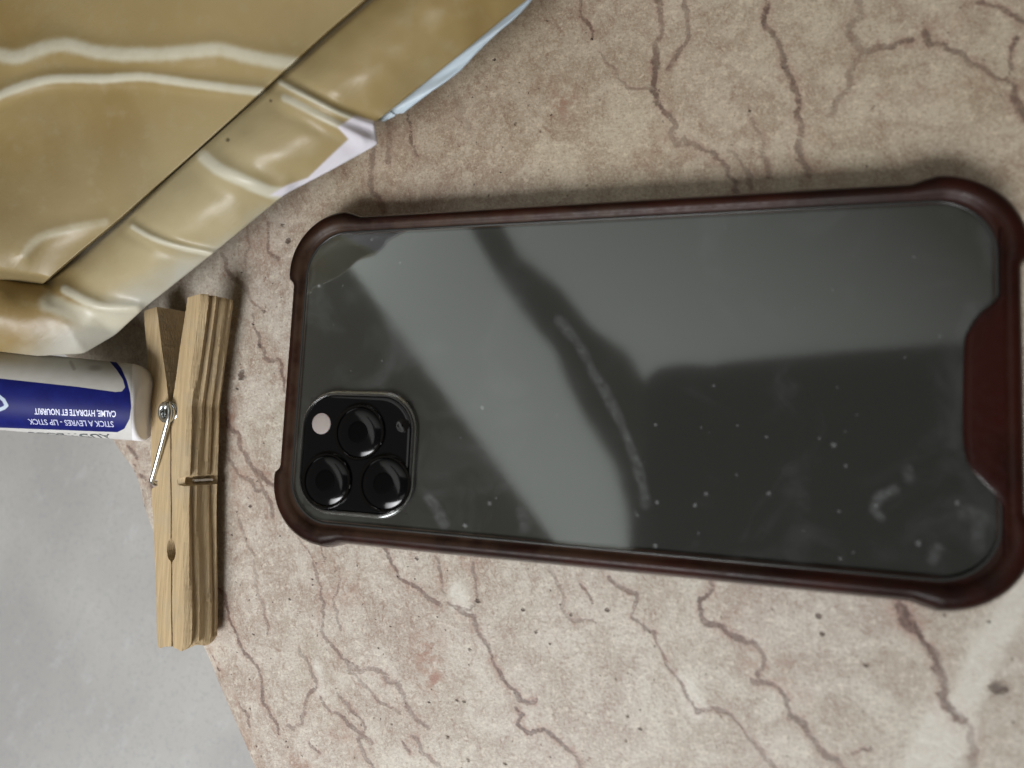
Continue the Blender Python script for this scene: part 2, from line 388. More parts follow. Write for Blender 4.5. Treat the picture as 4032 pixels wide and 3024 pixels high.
for pts, w in PALE:
    pl = np.array([tuple(at(x, y, 0))[:2] for x, y in pts]); pa = np.maximum(pa, w - seg_dist(P2, pl))
set_attr(slab, 'pale', pa)
pjs = project(V)
bsy = .35 + .65 * (1 - ss(pjs[:, 0] + vnoise(P2, 25, 51) * 500, 1500, 3200)) + .35 * vnoise(P2, 22, 52, 2)
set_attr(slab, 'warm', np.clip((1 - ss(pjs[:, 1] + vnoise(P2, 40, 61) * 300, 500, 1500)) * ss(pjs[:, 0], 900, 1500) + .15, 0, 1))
set_attr(slab, 'busy', np.clip(bsy, .15, 1.1))

# grey surface below the slab
mf = mat('worn_grey_paint', rough=.55); n = NB(mf); co = n.coord(1000)
a = n.noise(co, .012, 3, .5); b = n.noise(n.coord(1000, (1, .5, 1), (0, 0, math.radians(35))), .16, 6, .7); c = n.noise(co, .7, 4, .6)
col = n.mix(n.step(a, .35, .65), (.335, .33, .32), (.42, .415, .395))
col = n.mix(n.step(b, .52, .70, 0, .35), col, (.47, .48, .49))
col = n.mix(n.step(c, .50, .66, 0, .30), col, (.24, .25, .27))
n.l(col, n.b.inputs['Base Color']); n.bump(b, .25, .5)
fl = []
for i in range(41):
    for j in range(41): fl.append((-900 + i * 45, -900 + j * 45, -38))
floor = link_mesh('floor', fl, gridfaces(41, 41), mf); tag(floor, 'pale grey worn floor seen past the edge of the marble', None, 'structure')

# ------------------------------------------------------------------ phone in its case
L, Wd = 151.0, 77.5
phone = empty('smartphone', (L / 2, 0, 0))
tag(phone, 'dark grey smartphone lying face down in a clear case with burgundy bumper frame', 'smartphone')
off = Vector((L / 2, 0, 0)) * MM
def under(o): o.parent = phone; o.matrix_parent_inverse = Matrix.Translation(-off); return o

def rrect(l, w, r, n_arc=24, n_str=30, cx=L / 2, cy=0):
    """points and outward normals of a rounded rectangle, plus corner flag"""
    pts, nor, cor = [], [], []
    hx, hy = l / 2 - r, w / 2 - r
    segs = [((hx, hy), 0), ((-hx, hy), 90), ((-hx, -hy), 180), ((hx, -hy), 270)]
    for i, ((x, y), a0) in enumerate(segs):
        for k in range(n_arc + 1):
            a = math.radians(a0 + 90 * k / n_arc)
            nx, ny = math.cos(a), math.sin(a); pts.append((cx + x + r * nx, cy + y + r * ny)); nor.append((nx, ny))
        x2, y2 = segs[(i + 1) % 4][0]; a = math.radians(a0 + 90); nx, ny = math.cos(a), math.sin(a)
        for k in range(1, n_str):
            f = k / n_str; pts.append((cx + (x + (x2 - x) * f) + r * nx, cy + (y + (y2 - y) * f) + r * ny)); nor.append((nx, ny))
    return np.array(pts), np.array(nor)
R0 = 14.0
pts, nor = rrect(L, Wd, R0, 32, 60)
# corner bumper: distance along the rim from each corner's arc
loc = np.stack([np.abs(pts[:, 0] - L / 2), np.abs(pts[:, 1])], 1)
ex_ = np.maximum(0, (L / 2 - R0) - loc[:, 0]); ey_ = np.maximum(0, (Wd / 2 - R0) - loc[:, 1])
beyond = np.maximum(np.where(ey_ > 0, ey_, 0), np.where(ex_ > 0, ex_, 0))
bump = 1 - ss(beyond, 1.2, 3.0)
prof = [(-3.2, .3, 0), (-1.6, 0.0, .2), (-.7, .7, .6), (-.1, 2.6, 1), (0, 5.0, 1), (-.3, 7.4, 1), (-.9, 9.1, 1), (-1.7, 10.2, .9), (-2.6, 10.7, .6), (-3.3, 10.6, .2), (-3.8, 10.2, 0), (-4.2, 9.88, 0), (-4.9, 9.75, 0), (-5.4, 9.7, 0)]
v = []
wav = vnoise(pts, 40, 9) * .12
for (x, y), (nx, ny), bb, wv in zip(pts, nor, bump, wav):
    for o_, z, kf in prof:
        q = o_ + bb * kf * 1.25 + wv * kf
        v.append((x + nx * q, y + ny * q, z + (0.35 * bb if z > 9 and kf > 0 else 0)))
f = gridfaces(len(pts), len(prof)); n_, m_ = len(pts), len(prof)
f2 = np.array([[(n_ - 1) * m_ + j, j, j + 1, (n_ - 1) * m_ + j + 1] for j in range(m_ - 1)])
inner_a = np.tile([1 if o_ < -2.9 and z > 5 else (.35 if o_ < -2.2 and z > 5 else 0) for o_, z, kf in prof], len(pts)); outer_a = np.tile([1.0 if (o_ > -1.2) else 0.0 for o_, z, kf in prof], len(pts))
mc = mat('burgundy_translucent_plastic', (.022, .006, .003), .34); n = NB(mc)
n.b.inputs['Transmission Weight'].default_value = .12; n.b.inputs['IOR'].default_value = 1.48
n.b.inputs['Specular IOR Level'].default_value = .12
co = n.coord(1000); a = n.noise(co, .05, 4, .6); b_ = n.noise(co, .9, 4, .6)
n.l(n.mix(n.math('MULTIPLY', n.attr('inner'), n.step(n.noise(co, .12, 4, .6), .35, .62, .1, .6)), n.mix(n.step(a, .35, .65), (.030, .006, .004), (.010, .003, .002)), (.075, .044, .027)), n.b.inputs['Base Color'])
n.l(n.mix(n.attr('outer'), n.step(b_, .3, .7, .32, .46), (.16, .16, .16)), n.b.inputs['Roughness']); n.l(n.step(n.attr('outer'), 0, 1, .12, .5), n.b.inputs['Specular IOR Level']); n.bump(b_, .12, .12)
bumper = under(link_mesh('case_bumper', v, np.vstack([f, f2]), mc)); set_attr(bumper, 'inner', inner_a * (1 - .8 * np.repeat(ss(pts[:, 0], 60, 130), len(prof)))); set_attr(bumper, 'outer', outer_a); smooth_by_angle(bumper, 60)

# tongue of burgundy plastic at the far end, with its scooped outline
tg = [(4045,900),(3995,1000),(3978,1050),(3962,1130),(3915,1190),(3862,1232),(3822,1290),(3803,1340),(3797,1500),(3796,1650),(3800,1760),(3822,1835),(3872,1895),(3925,1950),(3958,2010),(3985,2090),(4040,2200)]
tw = np.array([tuple(at(x, y, 10.4))[:2] for x, y in tg]); tw = arc_resample(catmull(tw, 160), 90)
v = []; K = 7
for x, y in tw:
    y = max(-33, min(33, y))
    xe = L - 4.2
    x = min(x, xe - .4)
    for k, (fx, z) in enumerate([(0, 9.72), (0.01, 10.15), (.05, 10.5), (.2, 10.62), (.6, 10.7), (.9, 10.75), (1, 10.75)]):
        v.append((x + (xe - x) * fx, y, z))
tongue = under(link_mesh('case_tongue', v, gridfaces(len(tw), K), mc)); smooth_by_angle(tongue, 50)

# thin clear bead where the back meets the bumper
p_, n_r = rrect(L - 9.6, Wd - 9.6, 10.2, 28, 30); v = []
pr = [(.3, 9.75), (.2, 9.9), (0, 9.97), (-.2, 9.9), (-.3, 9.75)]
for (x, y), (nx, ny) in zip(p_, n_r):
    for o_, z in pr: v.append((x + nx * o_, y + ny * o_, z))
mbead = mat('clear_bead', (.03, .03, .028), .22, Specular_IOR_Level=.3)
K = len(pr); f = gridfaces(len(p_), K).tolist() + [[(len(p_) - 1) * K + j, j, j + 1, (len(p_) - 1) * K + j + 1] for j in range(K - 1)]
under(link_mesh('clear_bead', v, f, mbead))

# phone body (glass back, edge rolled down to the metal band)
def plate(name, l, w, r, prof, m, cx=L / 2, cy=0, parent=None, res=None, ang=35):
    p_, n_r = rrect(l, w, r, 20, 24, cx, cy); v = []; K = len(prof)
    for (x, y), (nx, ny) in zip(p_, n_r):
        for o_, z in prof: v.append((x + nx * o_, y + ny * o_, z))
    f = gridfaces(len(p_), K).tolist() + [[(len(p_) - 1) * K + j, j, j + 1, (len(p_) - 1) * K + j + 1] for j in range(K - 1)]
    f.append([i * K + K - 1 for i in range(len(p_))]); f.append([i * K for i in range(len(p_))][::-1])
    o = link_mesh(name, v, f, m); smooth_by_angle(o, ang); return under(o)
mg = mat('dark_grey_back_glass', (.036, .036, .033), .09); NB(mg).b.inputs['Specular IOR Level'].default_value = .55
body = plate('body', 145, 71.6, 11, [(-1.5, 1.6), (-.2, 2.6), (0, 5), (-.3, 7.6), (-1.0, 8.9), (-1.8, 9.25), (-2.6, 9.25), (-3.4, 9.25)], mg)

# clear back of the case : a sheet with real dust, smudges and a reflected streak painted into the colour
mcl = bpy.data.materials.new('clear_case_plastic'); mcl.use_nodes = True; n = NB(mcl); nt = mcl.node_tree
gl = n.n('ShaderNodeBsdfGlossy'); tr = n.n('ShaderNodeBsdfTransparent'); df = n.n('ShaderNodeBsdfDiffuse')
co = n.coord(1000); sm = n.noise(co, .06, 5, .6, .8); fn = n.noise(co, .8, 5, .65)
gr = n.step(sm, .35, .7, .04, .07); n.l(gr, gl.inputs['Roughness'])
gl.inputs['Color'].default_value = (.93, 1, .985, 1); tr.inputs['Color'].default_value = (.93, .94, .93, 1)
fr = n.n('ShaderNodeFresnel'); fr.inputs['IOR'].default_value = 1.62
m1 = n.n('ShaderNodeMixShader'); n.l(n.math('MULTIPLY', fr.outputs[0], 1.15), m1.inputs[0]); n.l(tr.outputs[0], m1.inputs[1]); n.l(gl.outputs[0], m1.inputs[2])
df.inputs['Color'].default_value = (.62, .66, .66, 1)
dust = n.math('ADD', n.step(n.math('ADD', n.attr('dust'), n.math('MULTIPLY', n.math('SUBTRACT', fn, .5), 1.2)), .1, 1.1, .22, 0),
              n.math('ADD', n.step(sm, .48, .8, 0, .045), n.math('MULTIPLY', n.attr('smear_and_reflection'), n.step(fn, .30, .70, .06, .15))))
vo = n.n('ShaderNodeTexVoronoi'); vo.inputs['Scale'].default_value = .22; n.l(co, vo.inputs['Vector'])
dust = n.math('ADD', dust, n.step(vo.outputs['Distance'], .02, .07, .14, 0))
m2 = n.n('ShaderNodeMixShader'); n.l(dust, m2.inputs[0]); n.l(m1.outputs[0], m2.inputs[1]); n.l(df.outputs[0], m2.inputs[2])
n.l(m2.outputs[0], nt.nodes['Material Output'].inputs['Surface'])
xs = np.arange(4.2, L - 4.2, .45); yv = np.arange(-34.5, 34.51, .45)
X, Y = np.meshgrid(xs, yv, indexing='ij'); G = np.stack([X.ravel(), Y.ravel(), np.full(X.size, 9.74)], 1)
rr = 10.0; cxm = np.clip(G[:, 0], 4.2 + rr, L - 4.2 - rr); cym = np.clip(G[:, 1], -34.5 + rr, 34.5 - rr)
keep = np.hypot(G[:, 0] - cxm, G[:, 1] - cym) <= rr + .3
# leave the cut-out for the camera plate
ca = np.array(at(1182, 1790, 10)); cb = np.array(at(1640, 1790, 10)); ct = np.array(at(1400, 1540, 10)); cbm = np.array(at(1400, 2035, 10))
MX0, MX1, MY0, MY1 = ca[0], cb[0], cbm[1], ct[1]
mcx, mcy, ml, mw = (MX0 + MX1) / 2, (MY0 + MY1) / 2, MX1 - MX0, MY1 - MY0
hole = (np.abs(G[:, 0] - mcx) < ml / 2 - 1.2) & (np.abs(G[:, 1] - mcy) < mw / 2 - 1.2)
fc = gridfaces(len(xs), len(yv))[:, ::-1]; ok = keep[fc].all(1) & ~hole[fc].all(1)
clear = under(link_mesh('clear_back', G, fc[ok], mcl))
pj = project(G)
DUST = [(1256,1127,9),(1465,943,9),(1575,1035,8),(2581,1672,9),(2810,1519,10),(2587,1978,11),(2781,1944,12),(2736,1989,11),(3027,1942,12),(3281,1752,15),(3330,1835,12),(3017,1720,9),(3224,1725,9),(3296,1525,8),(3304,2014,11),(1928,1982,12),(2233,2100,8),(1830,2070,12),(1900,1605,12),(2580,2150,12),(2508,2030,10),(2970,1964,4),(1240,940,8),(3310,2200,10),(3450,1990,10),(3165,2090,8),(2750,2100,8),(3615,2140,16),(2900,1870,10),(3770,1980,14),(1938,1080,8)]
dd = np.full(len(G), 9.0)
for x, y, r in DUST: dd = np.minimum(dd, np.hypot(pj[:, 0] - x, pj[:, 1] - y) / r)
set_attr(clear, 'dust', dd)
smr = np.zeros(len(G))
for pl, w, k in [([(2200,1262),(2270,1340),(2340,1470),(2420,1610),(2460,1700),(2510,1830),(2535,1930),(2540,1980)], 26, .8),  # first path: pale streak of the mirrored strip, painted as colour
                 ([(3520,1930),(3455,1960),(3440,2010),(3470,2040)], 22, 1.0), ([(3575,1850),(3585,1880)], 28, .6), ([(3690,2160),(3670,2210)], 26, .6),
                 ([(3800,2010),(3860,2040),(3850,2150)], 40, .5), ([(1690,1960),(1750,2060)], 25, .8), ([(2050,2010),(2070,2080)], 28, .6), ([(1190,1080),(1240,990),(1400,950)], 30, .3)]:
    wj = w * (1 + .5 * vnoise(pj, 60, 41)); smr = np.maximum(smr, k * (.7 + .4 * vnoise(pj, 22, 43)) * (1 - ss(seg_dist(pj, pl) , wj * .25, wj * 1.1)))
set_attr(clear, 'smear_and_reflection', smr)

# camera plate with ring, three lenses, flash, microphone
mblk = mat('black_camera_glass', (.004, .004, .0045), .07, Specular_IOR_Level=.32); mring = mat('dark_polished_metal', (.06, .06, .062), .14, Metallic=1.0)
mrim = mat('clear_raised_rim', (.045, .045, .042), .2); NB(mrim).b.inputs['Transmission Weight'].default_value = .55
cp = plate('camera_plate', ml - 2.2, mw - 2.2, 7.6, [(0, 9.0), (0, 10.3), (-.25, 10.7), (-.6, 10.8), (-1.2, 10.8), (-1.8, 10.8)], mblk, mcx, mcy)
p_, n_r = rrect(ml - 1.4, mw - 1.4, 8.0, 24, 20, mcx, mcy); v = []
pr = [(-.45, 9.8), (-.40, 10.9), (-.2, 11.1), (.1, 11.0), (.3, 10.5), (.5, 9.9), (.7, 9.78)]
for (x, y), (nx, ny) in zip(p_, n_r):
    for o_, z in pr: v.append((x + nx * o_, y + ny * o_, z))
K = len(pr); f = gridfaces(len(p_), K).tolist() + [[(len(p_) - 1) * K + j, j, j + 1, (len(p_) - 1) * K + j + 1] for j in range(K - 1)]
under(link_mesh('camera_opening_rim', v, f, mrim))
mlens = mat('lens_glass', (.003, .003, .0035), .11); NB(mlens).b.inputs['Specular IOR Level'].default_value = .35
mink = mat('lens_well', (.001, .001, .001), .5, Specular_IOR_Level=.05)
for (x, y) in ((1412, 1702), (1283, 1893), (1512, 1905)):
    c_ = at(x, y, 11.4)
    ring = under(lathe('lens', [(6.3, 10.7), (6.3, 11.3), (6.15, 11.55), (5.8, 11.55), (5.6, 11.35), (5.55, 11.1)], (c_.x, c_.y, 0), mring, cap=False))
    g_ = lathe('lens_cover', [(5.6, 10.9), (5.5, 11.15), (4.8, 11.45), (3.6, 11.68), (2.2, 11.8), (.9, 11.84), (.1, 11.85)], (c_.x, c_.y, 0), mlens); g_.parent = ring
    g_ = lathe('iris', [(2.5, 11.72), (2.45, 11.84), (2.2, 11.87), (1.7, 11.88), (.2, 11.88)], (c_.x, c_.y, 0), mink); g_.parent = ring
mfl = mat('flash_diffuser', (.42, .32, .29), .4); NB(mfl).b.inputs['Subsurface Weight'].default_value = .3
c_ = at(1265, 1668, 10.9); under(lathe('flash', [(2.45, 10.7), (2.4, 10.92), (2.1, 11.0), (1.1, 11.1), (.2, 11.12)], (c_.x, c_.y, 0), mfl))
c_ = at(1585, 1675, 10.9); under(lathe('microphone', [(1.6, 10.75), (1.55, 10.9), (1.3, 10.9), (1.1, 10.82), (.2, 10.8)], (c_.x, c_.y, 0), mring))

# ------------------------------------------------------------------ snack bag / pouch
bag = empty('plastic_pouch', tuple(at(600, 500, 0))); boff = Vector(at(600, 500, 0)) * MM
tag(bag, 'gold plastic pouch with cream wavy stripes and a folded edge', 'pouch')
def underb(o): o.parent = bag; o.matrix_parent_inverse = Matrix.Translation(-boff); return o
mgold = mat('gold_film', rough=.33); n = NB(mgold); co = n.coord(1000)
a = n.noise(co, .022, 4, .55, .5); b_ = n.noise(co, .25, 5, .6); g_ = n.noise(co, 2.5, 3, .6)
gold = n.mix(n.step(a, .34, .66), (.255, .175, .062), (.32, .24, .105))
gold = n.mix(n.step(b_, .50, .72, 0, .3), gold, (.33, .265, .14))
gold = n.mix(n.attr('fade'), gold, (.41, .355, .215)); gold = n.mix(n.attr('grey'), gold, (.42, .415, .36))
pf_ = n.step(n.math('ADD', n.attr('print'), n.math('MULTIPLY', n.math('SUBTRACT', b_, .5), .5)), 0.0, 1.0)
colb = n.mix(pf_, gold, (.55, .52, .40))  # cream bands: part print, part highlight painted into the colour
wf = n.step(n.attr('bare'), 0, 1)
colb = n.mix(wf, colb, (.66, .63, .68))
dk = n.step(n.attr('speck'), .5, 1.1, .85, 0); colb = n.mix(dk, colb, (.06, .045, .02))
n.l(colb, n.b.inputs['Base Color']); n.b.inputs['Coat Weight'].default_value = .12; n.b.inputs['Coat Roughness'].default_value = .3; n.b.inputs['Specular IOR Level'].default_value = .38
n.l(n.step(b_, .3, .7, .36, .50), n.b.inputs['Roughness']); cr = n.noise(n.coord(1000, (1, .3, 1), (0, 0, math.radians(52))), .45, 5, .65, 1.0)
n.bump(n.math('ADD', n.math('MULTIPLY', b_, .5), n.math('MULTIPLY', cr, .55)), .30, .45)

BANDS = [([(1105,325),(1200,375),(1330,440),(1470,492)], 9, 1.0), ([(1120,385),(1230,440),(1330,490),(1420,540)], 13, .8),
         ([(800,615),(860,665),(960,712),(1060,755),(1120,762)], 20, 1.1), ([(522,893),(600,937),(700,972),(835,1003)], 9, .9),
         ([(255,1140),(330,1182),(420,1212),(540,1222)], 15, .9), ([(190,1190),(300,1235),(430,1262),(560,1262)], 30, .8),
         ([(-200,160),(-60,200),(60,225),(160,192),(260,176),(400,208),(560,215),(740,205),(860,195),(1000,228),(1160,252)], 24, .78),
         ([(-200,430),(-50,395),(60,350),(200,312),(400,310),(560,303),(750,328),(900,347),(1025,362)], 15, .9),
         ([(95,1000),(160,935),(280,900),(410,876)], 16, .45)]
BANDS = [([tuple(q) for q in catmull(pl, 6 * len(pl))], w, k) for pl, w, k in BANDS]
def surf_attrs(o, Vp, which):
    pj = project(Vp); pr_ = np.zeros(len(pj))
    for i, (pl, w, k) in enumerate(BANDS):
        if (i < 6) != (which == 'strip'): continue
        pr_ = np.maximum(pr_, k * (1 - ss(seg_dist(pj, pl), w * .35, w * 2.0)))
    set_attr(o, 'print', pr_)
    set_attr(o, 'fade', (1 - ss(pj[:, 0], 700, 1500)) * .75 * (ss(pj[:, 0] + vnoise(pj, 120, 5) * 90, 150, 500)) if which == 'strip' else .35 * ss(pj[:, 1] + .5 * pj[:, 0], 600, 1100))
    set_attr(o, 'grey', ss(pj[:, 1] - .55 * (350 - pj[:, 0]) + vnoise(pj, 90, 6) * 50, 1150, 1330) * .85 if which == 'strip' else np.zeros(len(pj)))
    if which == 'strip':
        sd = poly_sd(pj, [(1400,455),(1475,478),(1500,570),(1120,775),(1060,770),(1128,730),(1212,700),(1290,625),(1372,548),(1330,500)])
        set_attr(o, 'bare', np.clip(.5 - sd / 10, 0, 1))
        set_attr(o, 'speck', np.minimum(np.hypot(pj[:, 0] - 897, pj[:, 1] - 551) / 10, np.hypot(pj[:, 0] - 1066, pj[:, 1] - 397) / 8))
    else:
        set_attr(o, 'bare', np.zeros(len(pj))); set_attr(o, 'speck', np.full(len(pj), 9.0))

# rails of the folded strip in photo pixels, each with a height above the table
inner = [(1680,-200,34),(1450,0,35),(1280,148,35),(1110,300,35.5),(1080,328,35.5),(1050,356,35.5),(960,438,35),(860,528,35),(720,652,33),(590,765,31),(470,872,29),(330,985,27),(200,1090,26),(140,1095,27),(40,1075,31),(-80,1060,34),(-400,1030,40)]
outer = [(2310,-200,27),(2075,0,27),(1800,225,27.5),(1532,440,28),(1472,483,28.5),(1488,568,27.5),(1300,672,28.5),(1122,765,29.5),(975,885,29.5),(832,1003,28),(700,1108,25),(572,1210,22),(455,1318,21),(330,1392,24.5),(150,1402,28.5),(-80,1375,34),(-400,1350,40)]
NU, NT = 520, 64
ri = linear(inner, NU); ro = linear(outer, NU)
def soften(r, k=9, it=2):
    for _ in range(it):
        q = np.pad(r, ((k, k), (0, 0)), 'edge'); r = np.stack([np.convolve(q[:, c], np.ones(2 * k + 1) / (2 * k + 1), 'valid') for c in range(3)], 1)
    return r
ri = soften(ri, 10); ro = soften(ro, 3, 1)
verts = []
ts = np.linspace(0, 1, NT)
for i in range(NU):
    for t in ts:
        x, y = ri[i, :2] * (1 - t) + ro[i, :2] * t
        base = ri[i, 2] * (1 - t) + ro[i, 2] * t
        bulge = 4.6 * math.sin(math.pi * min(1, t ** .85)) ** .9
        lip = -1.5 * (1 - ss(t, 0, .05)) 
        verts.append((x, y, base + bulge + lip))
vv = np.array(verts)
hgt = vv[:, 2].copy(); P2b = vv[:, :2]
for i, (pl, w, k) in enumerate(BANDS[:6]):
    d = seg_dist(P2b, pl); hgt += k * .8 * np.exp(-(d / (w * 2.0)) ** 2) - .25 * k * np.exp(-((d - w * 4) / (w * 2.2)) ** 2)
hgt += vnoise(P2b, 190, 21, 2) * .5 + vnoise(P2b, 60, 22, 1) * .07
W3 = np.array([tuple(at(x, y, z)) for (x, y), z in zip(P2b, hgt)])
W3 = W3.reshape(NU, NT, 3)
# wrap the outer edge round and under so the strip has thickness
tail = []
oz = hgt.reshape(NU, NT)[:, -1]
for ti, zf in [(.004, .985), (.012, .95), (.03, .88), (.06, .76), (.10, .60), (.15, .42), (.21, .24), (.28, .10), (.34, .03)]:
    q = np.array([tuple(at(ro[i, 0] + (ri[i, 0] - ro[i, 0]) * ti, ro[i, 1] + (ri[i, 1] - ro[i, 1]) * ti, max(.5, oz[i] * zf))) for i in range(NU)])
    tail.append(q)
W3 = np.concatenate([W3, np.stack(tail, 1)], 1); NT2 = W3.shape[1]
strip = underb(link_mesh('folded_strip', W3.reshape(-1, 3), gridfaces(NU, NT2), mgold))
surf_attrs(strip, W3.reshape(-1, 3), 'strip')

# main panel: left rail far outside the frame, right rail = seam (dips into the groove), lower border rolled under
NM, NA = 260, 220
seam = linear([(1700,-215),(1452,0),(1280,146),(1112,298),(962,436),(862,526),(722,650),(592,763),(472,870),(332,983),(215,1082),(165,1128)], NM); seam = soften(np.c_[seam, np.zeros(NM)], 8)[:, :2]
low = linear([(165,1128),(135,1145),(80,1140),(0,1118),(-200,1080),(-500,1060)], 40)
verts = []
for i in range(NM):
    for j in range(NA):
        s_ = j / (NA - 1)
        x1, y1_ = seam[i]
        x = x1 + (-650 - x1) * s_ ** 1.25; yy = y1_ - (s_ ** 1.25) * (0 if i > 0 else 0)
        # shear so that rows follow the stripes, lower rows end on the low border
        f_ = i / (NM - 1)
        yy = y1_ * (1 - s_) + s_ * (-400 + 1460 * f_) if s_ > 0 else y1_
        verts.append((x, yy, s_, f_))
vv = np.array(verts); P2b = vv[:, :2]; s_ = vv[:, 2]; f_ = vv[:, 3]
h = 36.5 - 9 * f_ + 5.0 * ss(s_, 0, .55) + 2.0 * ss(s_, 0, .02) - 5.5 * ss(f_, .93, 1.0) - 1.4 * (1 - ss(s_, 0, .02))
h += 8 * (1 - ss(P2b[:, 0], -100, 420)) * ss(P2b[:, 1], 500, 1100)
h += vnoise(P2b, 420, 31, 1) * 2.2 + vnoise(P2b, 190, 33, 1) * .35
for i, (pl, w, k) in enumerate(BANDS[6:]):
    d = seg_dist(P2b, pl); h += k * 1.0 * np.exp(-(d / (w * 2.2)) ** 2)
mask = ss(P2b[:, 1], 215, 250) * (1 - ss(P2b[:, 1], 280, 310)) * (P2b[:, 0] < 1150)
W3m = np.array([tuple(at(x, y, z)) for (x, y), z in zip(P2b, h)]).reshape(NM, NA, 3)
# lower lip folds down
last = W3m[-1]; extra = []
for dy, dz in [(-.3, -.6), (-.2, -1.6), (.8, -3), (3, -5), (8, -8), (14, -12)]:
    q = last.copy(); q[:, 1] += dy; q[:, 2] += dz; extra.append(q)
W3m = np.concatenate([W3m, np.stack(extra, 0)], 0)
# right lip: tuck into the groove
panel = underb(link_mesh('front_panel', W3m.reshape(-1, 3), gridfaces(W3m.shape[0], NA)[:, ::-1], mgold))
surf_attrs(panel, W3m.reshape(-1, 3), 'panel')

# pale blue inner layer showing past the strip
mblue = mat('pale_blue_lining', (.56, .66, .74), .4); n = NB(mblue); n.bump(n.noise(n.coord(1000), .5, 4, .6), .3, .3)
bi = linear([(2330,-235),(2060,-5),(1780,225),(1505,440),(1520,452)], 60); bo = linear([(2480,-300),(2115,-22),(1815,270),(1600,437),(1588,446)], 60)
v = []
bo = arc_resample(bo, 60); bi = arc_resample(bi, 60)
for i in range(60):
    for k, t in enumerate(np.linspace(0, 1, 10)):
        x, y = bi[i] * (1 - t) + bo[i] * t
        v.append(tuple(at(x, y, 25 - 1.2 * t + .5 * math.sin(i * .35 + t * 3) * t - (2.2 if k == 0 else 0))))
underb(link_mesh('lining', v, gridfaces(60, 10), mblue))
mod = bpy.data.objects['lining'].modifiers.new('thickness', 'SOLIDIFY'); mod.thickness = .0004; mod.offset = -1
v = []
for i, (p, q) in enumerate(zip(linear([(1480,470),(1512,425)], 12), linear([(1510,480),(1558,455)], 12))):
    for k, t in enumerate(np.linspace(0, 1, 8)):
        x, y = p * (1 - t) + q * t; v.append(tuple(at(x, y, 24.3 + .9 * math.sin(t * math.pi) - (.0 if k else 1))))
tab = underb(link_mesh('lining_fold', v, gridfaces(12, 8), mblue))

# ------------------------------------------------------------------ lip balm tube
mtw = mat('white_label_and_print', rough=.5); n = NB(mtw); co = n.coord(1000)
n.b.inputs['Specular IOR Level'].default_value = .18
gn = n.noise(co, .25, 4, .6)
base = n.mix(n.step(gn, .3, .7), (.62, .62, .61), (.55, .545, .52))
cap_ = n.mix(n.step(n.attr('cap'), -.5, .5), base, (.82, .82, .84))
blue = n.mix(n.step(gn, .35, .65), (.003, .006, .11), (.005, .010, .14))
cl = n.mix(n.step(n.attr('blue'), -.25, .25, 1, 0), cap_, blue)
cl = n.mix(n.step(n.attr('emblem'), .7, 1.3, .9, 0), cl, (.55, .66, .78))
cl = n.mix(n.math('MULTIPLY', n.step(n.attr('panel'), -.3, .3), .45), cl, (.44, .42, .36))  # upper panel greyed: the pouch's shade painted into the label
cl = n.mix(n.step(n.math('ADD', n.attr('smudge'), n.math('MULTIPLY', n.math('SUBTRACT', gn, .5), .8)), .2, 1.2, .5, 0), cl, (.22, .18, .15))
n.l(cl, n.b.inputs['Base Color'])
TR = 9.7
T1 = at(590, 1589, TR * .9); T0 = at(-330, 1506, TR * .9 + 23); ax = (T1 - T0); TL = ax.length; ax.normalize()
sd_ = Vector((0, 0, 1)).cross(ax).normalized(); up_ = ax.cross(sd_)
TSG = 1.0 if sd_.y > 0 else -1.0
def tube_pt(a, th, r=None):
    rr_ = trad(a, th) if r is None else r
    return T0 + ax * a + (up_ * math.cos(th) + sd_ * math.sin(th)) * rr_
def trad(a, th=0.0):
    r = TR + .3 * (1 - a / TL)
    e = TL - a
    F = .9 + 4.5 * max(0, TSG * math.sin(th)) ** 1.5
    if e < F: r -= F - math.sqrt(max(0, F ** 2 - (F - e) ** 2))
    return max(r, .3)
tubeobj = empty('lip_balm_stick', tuple(T0)); toff = T0 * MM
tag(tubeobj, 'white and navy blue lip balm stick lying left of the clothespin', 'lip balm')
def undert(o): o.parent = tubeobj; o.matrix_parent_inverse = Matrix.Translation(-toff); return o
aa = np.r_[np.linspace(0, TL - 10, 280), TL - 9.7 + 9.7 * np.sin(np.linspace(0, math.pi / 2, 50))]; NTH = 220
V = np.array([tuple(tube_pt(a, 2 * math.pi * k / NTH)) for a in aa for k in range(NTH)])
f = gridfaces(len(aa), NTH, True).tolist(); f.append([(len(aa) - 1) * NTH + k for k in range(NTH)]); f.append([k for k in range(NTH)][::-1])
barrel = undert(link_mesh('barrel', V, f, mtw)); smooth_by_angle(barrel, 50)
pj = project(V)
rel = V - np.array(T0); rad_ = rel - (rel @ np.array(ax))[:, None] * np.array(ax)
topside = ((CP - V) * rad_).sum(1) > -20.0
sdb = poly_sd(pj, [(-300,1455),(0,1490),(300,1522),(455,1543),(480,1541),(492,1525),(484,1495),(460,1458),(430,1422),(398,1396),(380,1370),(420,1390),(450,1415),(478,1450),(500,1500),(513,1550),(517,1600),(510,1650),(490,1688),(462,1702),(0,1684),(-300,1676)])
set_attr(barrel, 'blue', np.where(topside, sdb / 6, 5))
set_attr(barrel, 'panel', np.where(topside, -poly_sd(pj, [(-300,1300),(395,1385),(430,1422),(460,1458),(484,1495),(492,1525),(480,1541),(455,1543),(300,1522),(0,1490),(-300,1455)]) / 6, -5))
set_attr(barrel, 'cap', np.where(pj[:, 0] > 520, 1.0, -1.0))
set_attr(barrel, 'emblem', np.where(topside, seg_dist(pj, [(-60,1548),(-15,1552),(14,1575),(26,1597),(16,1606),(-10,1616),(-60,1618)]) / 7, 5))
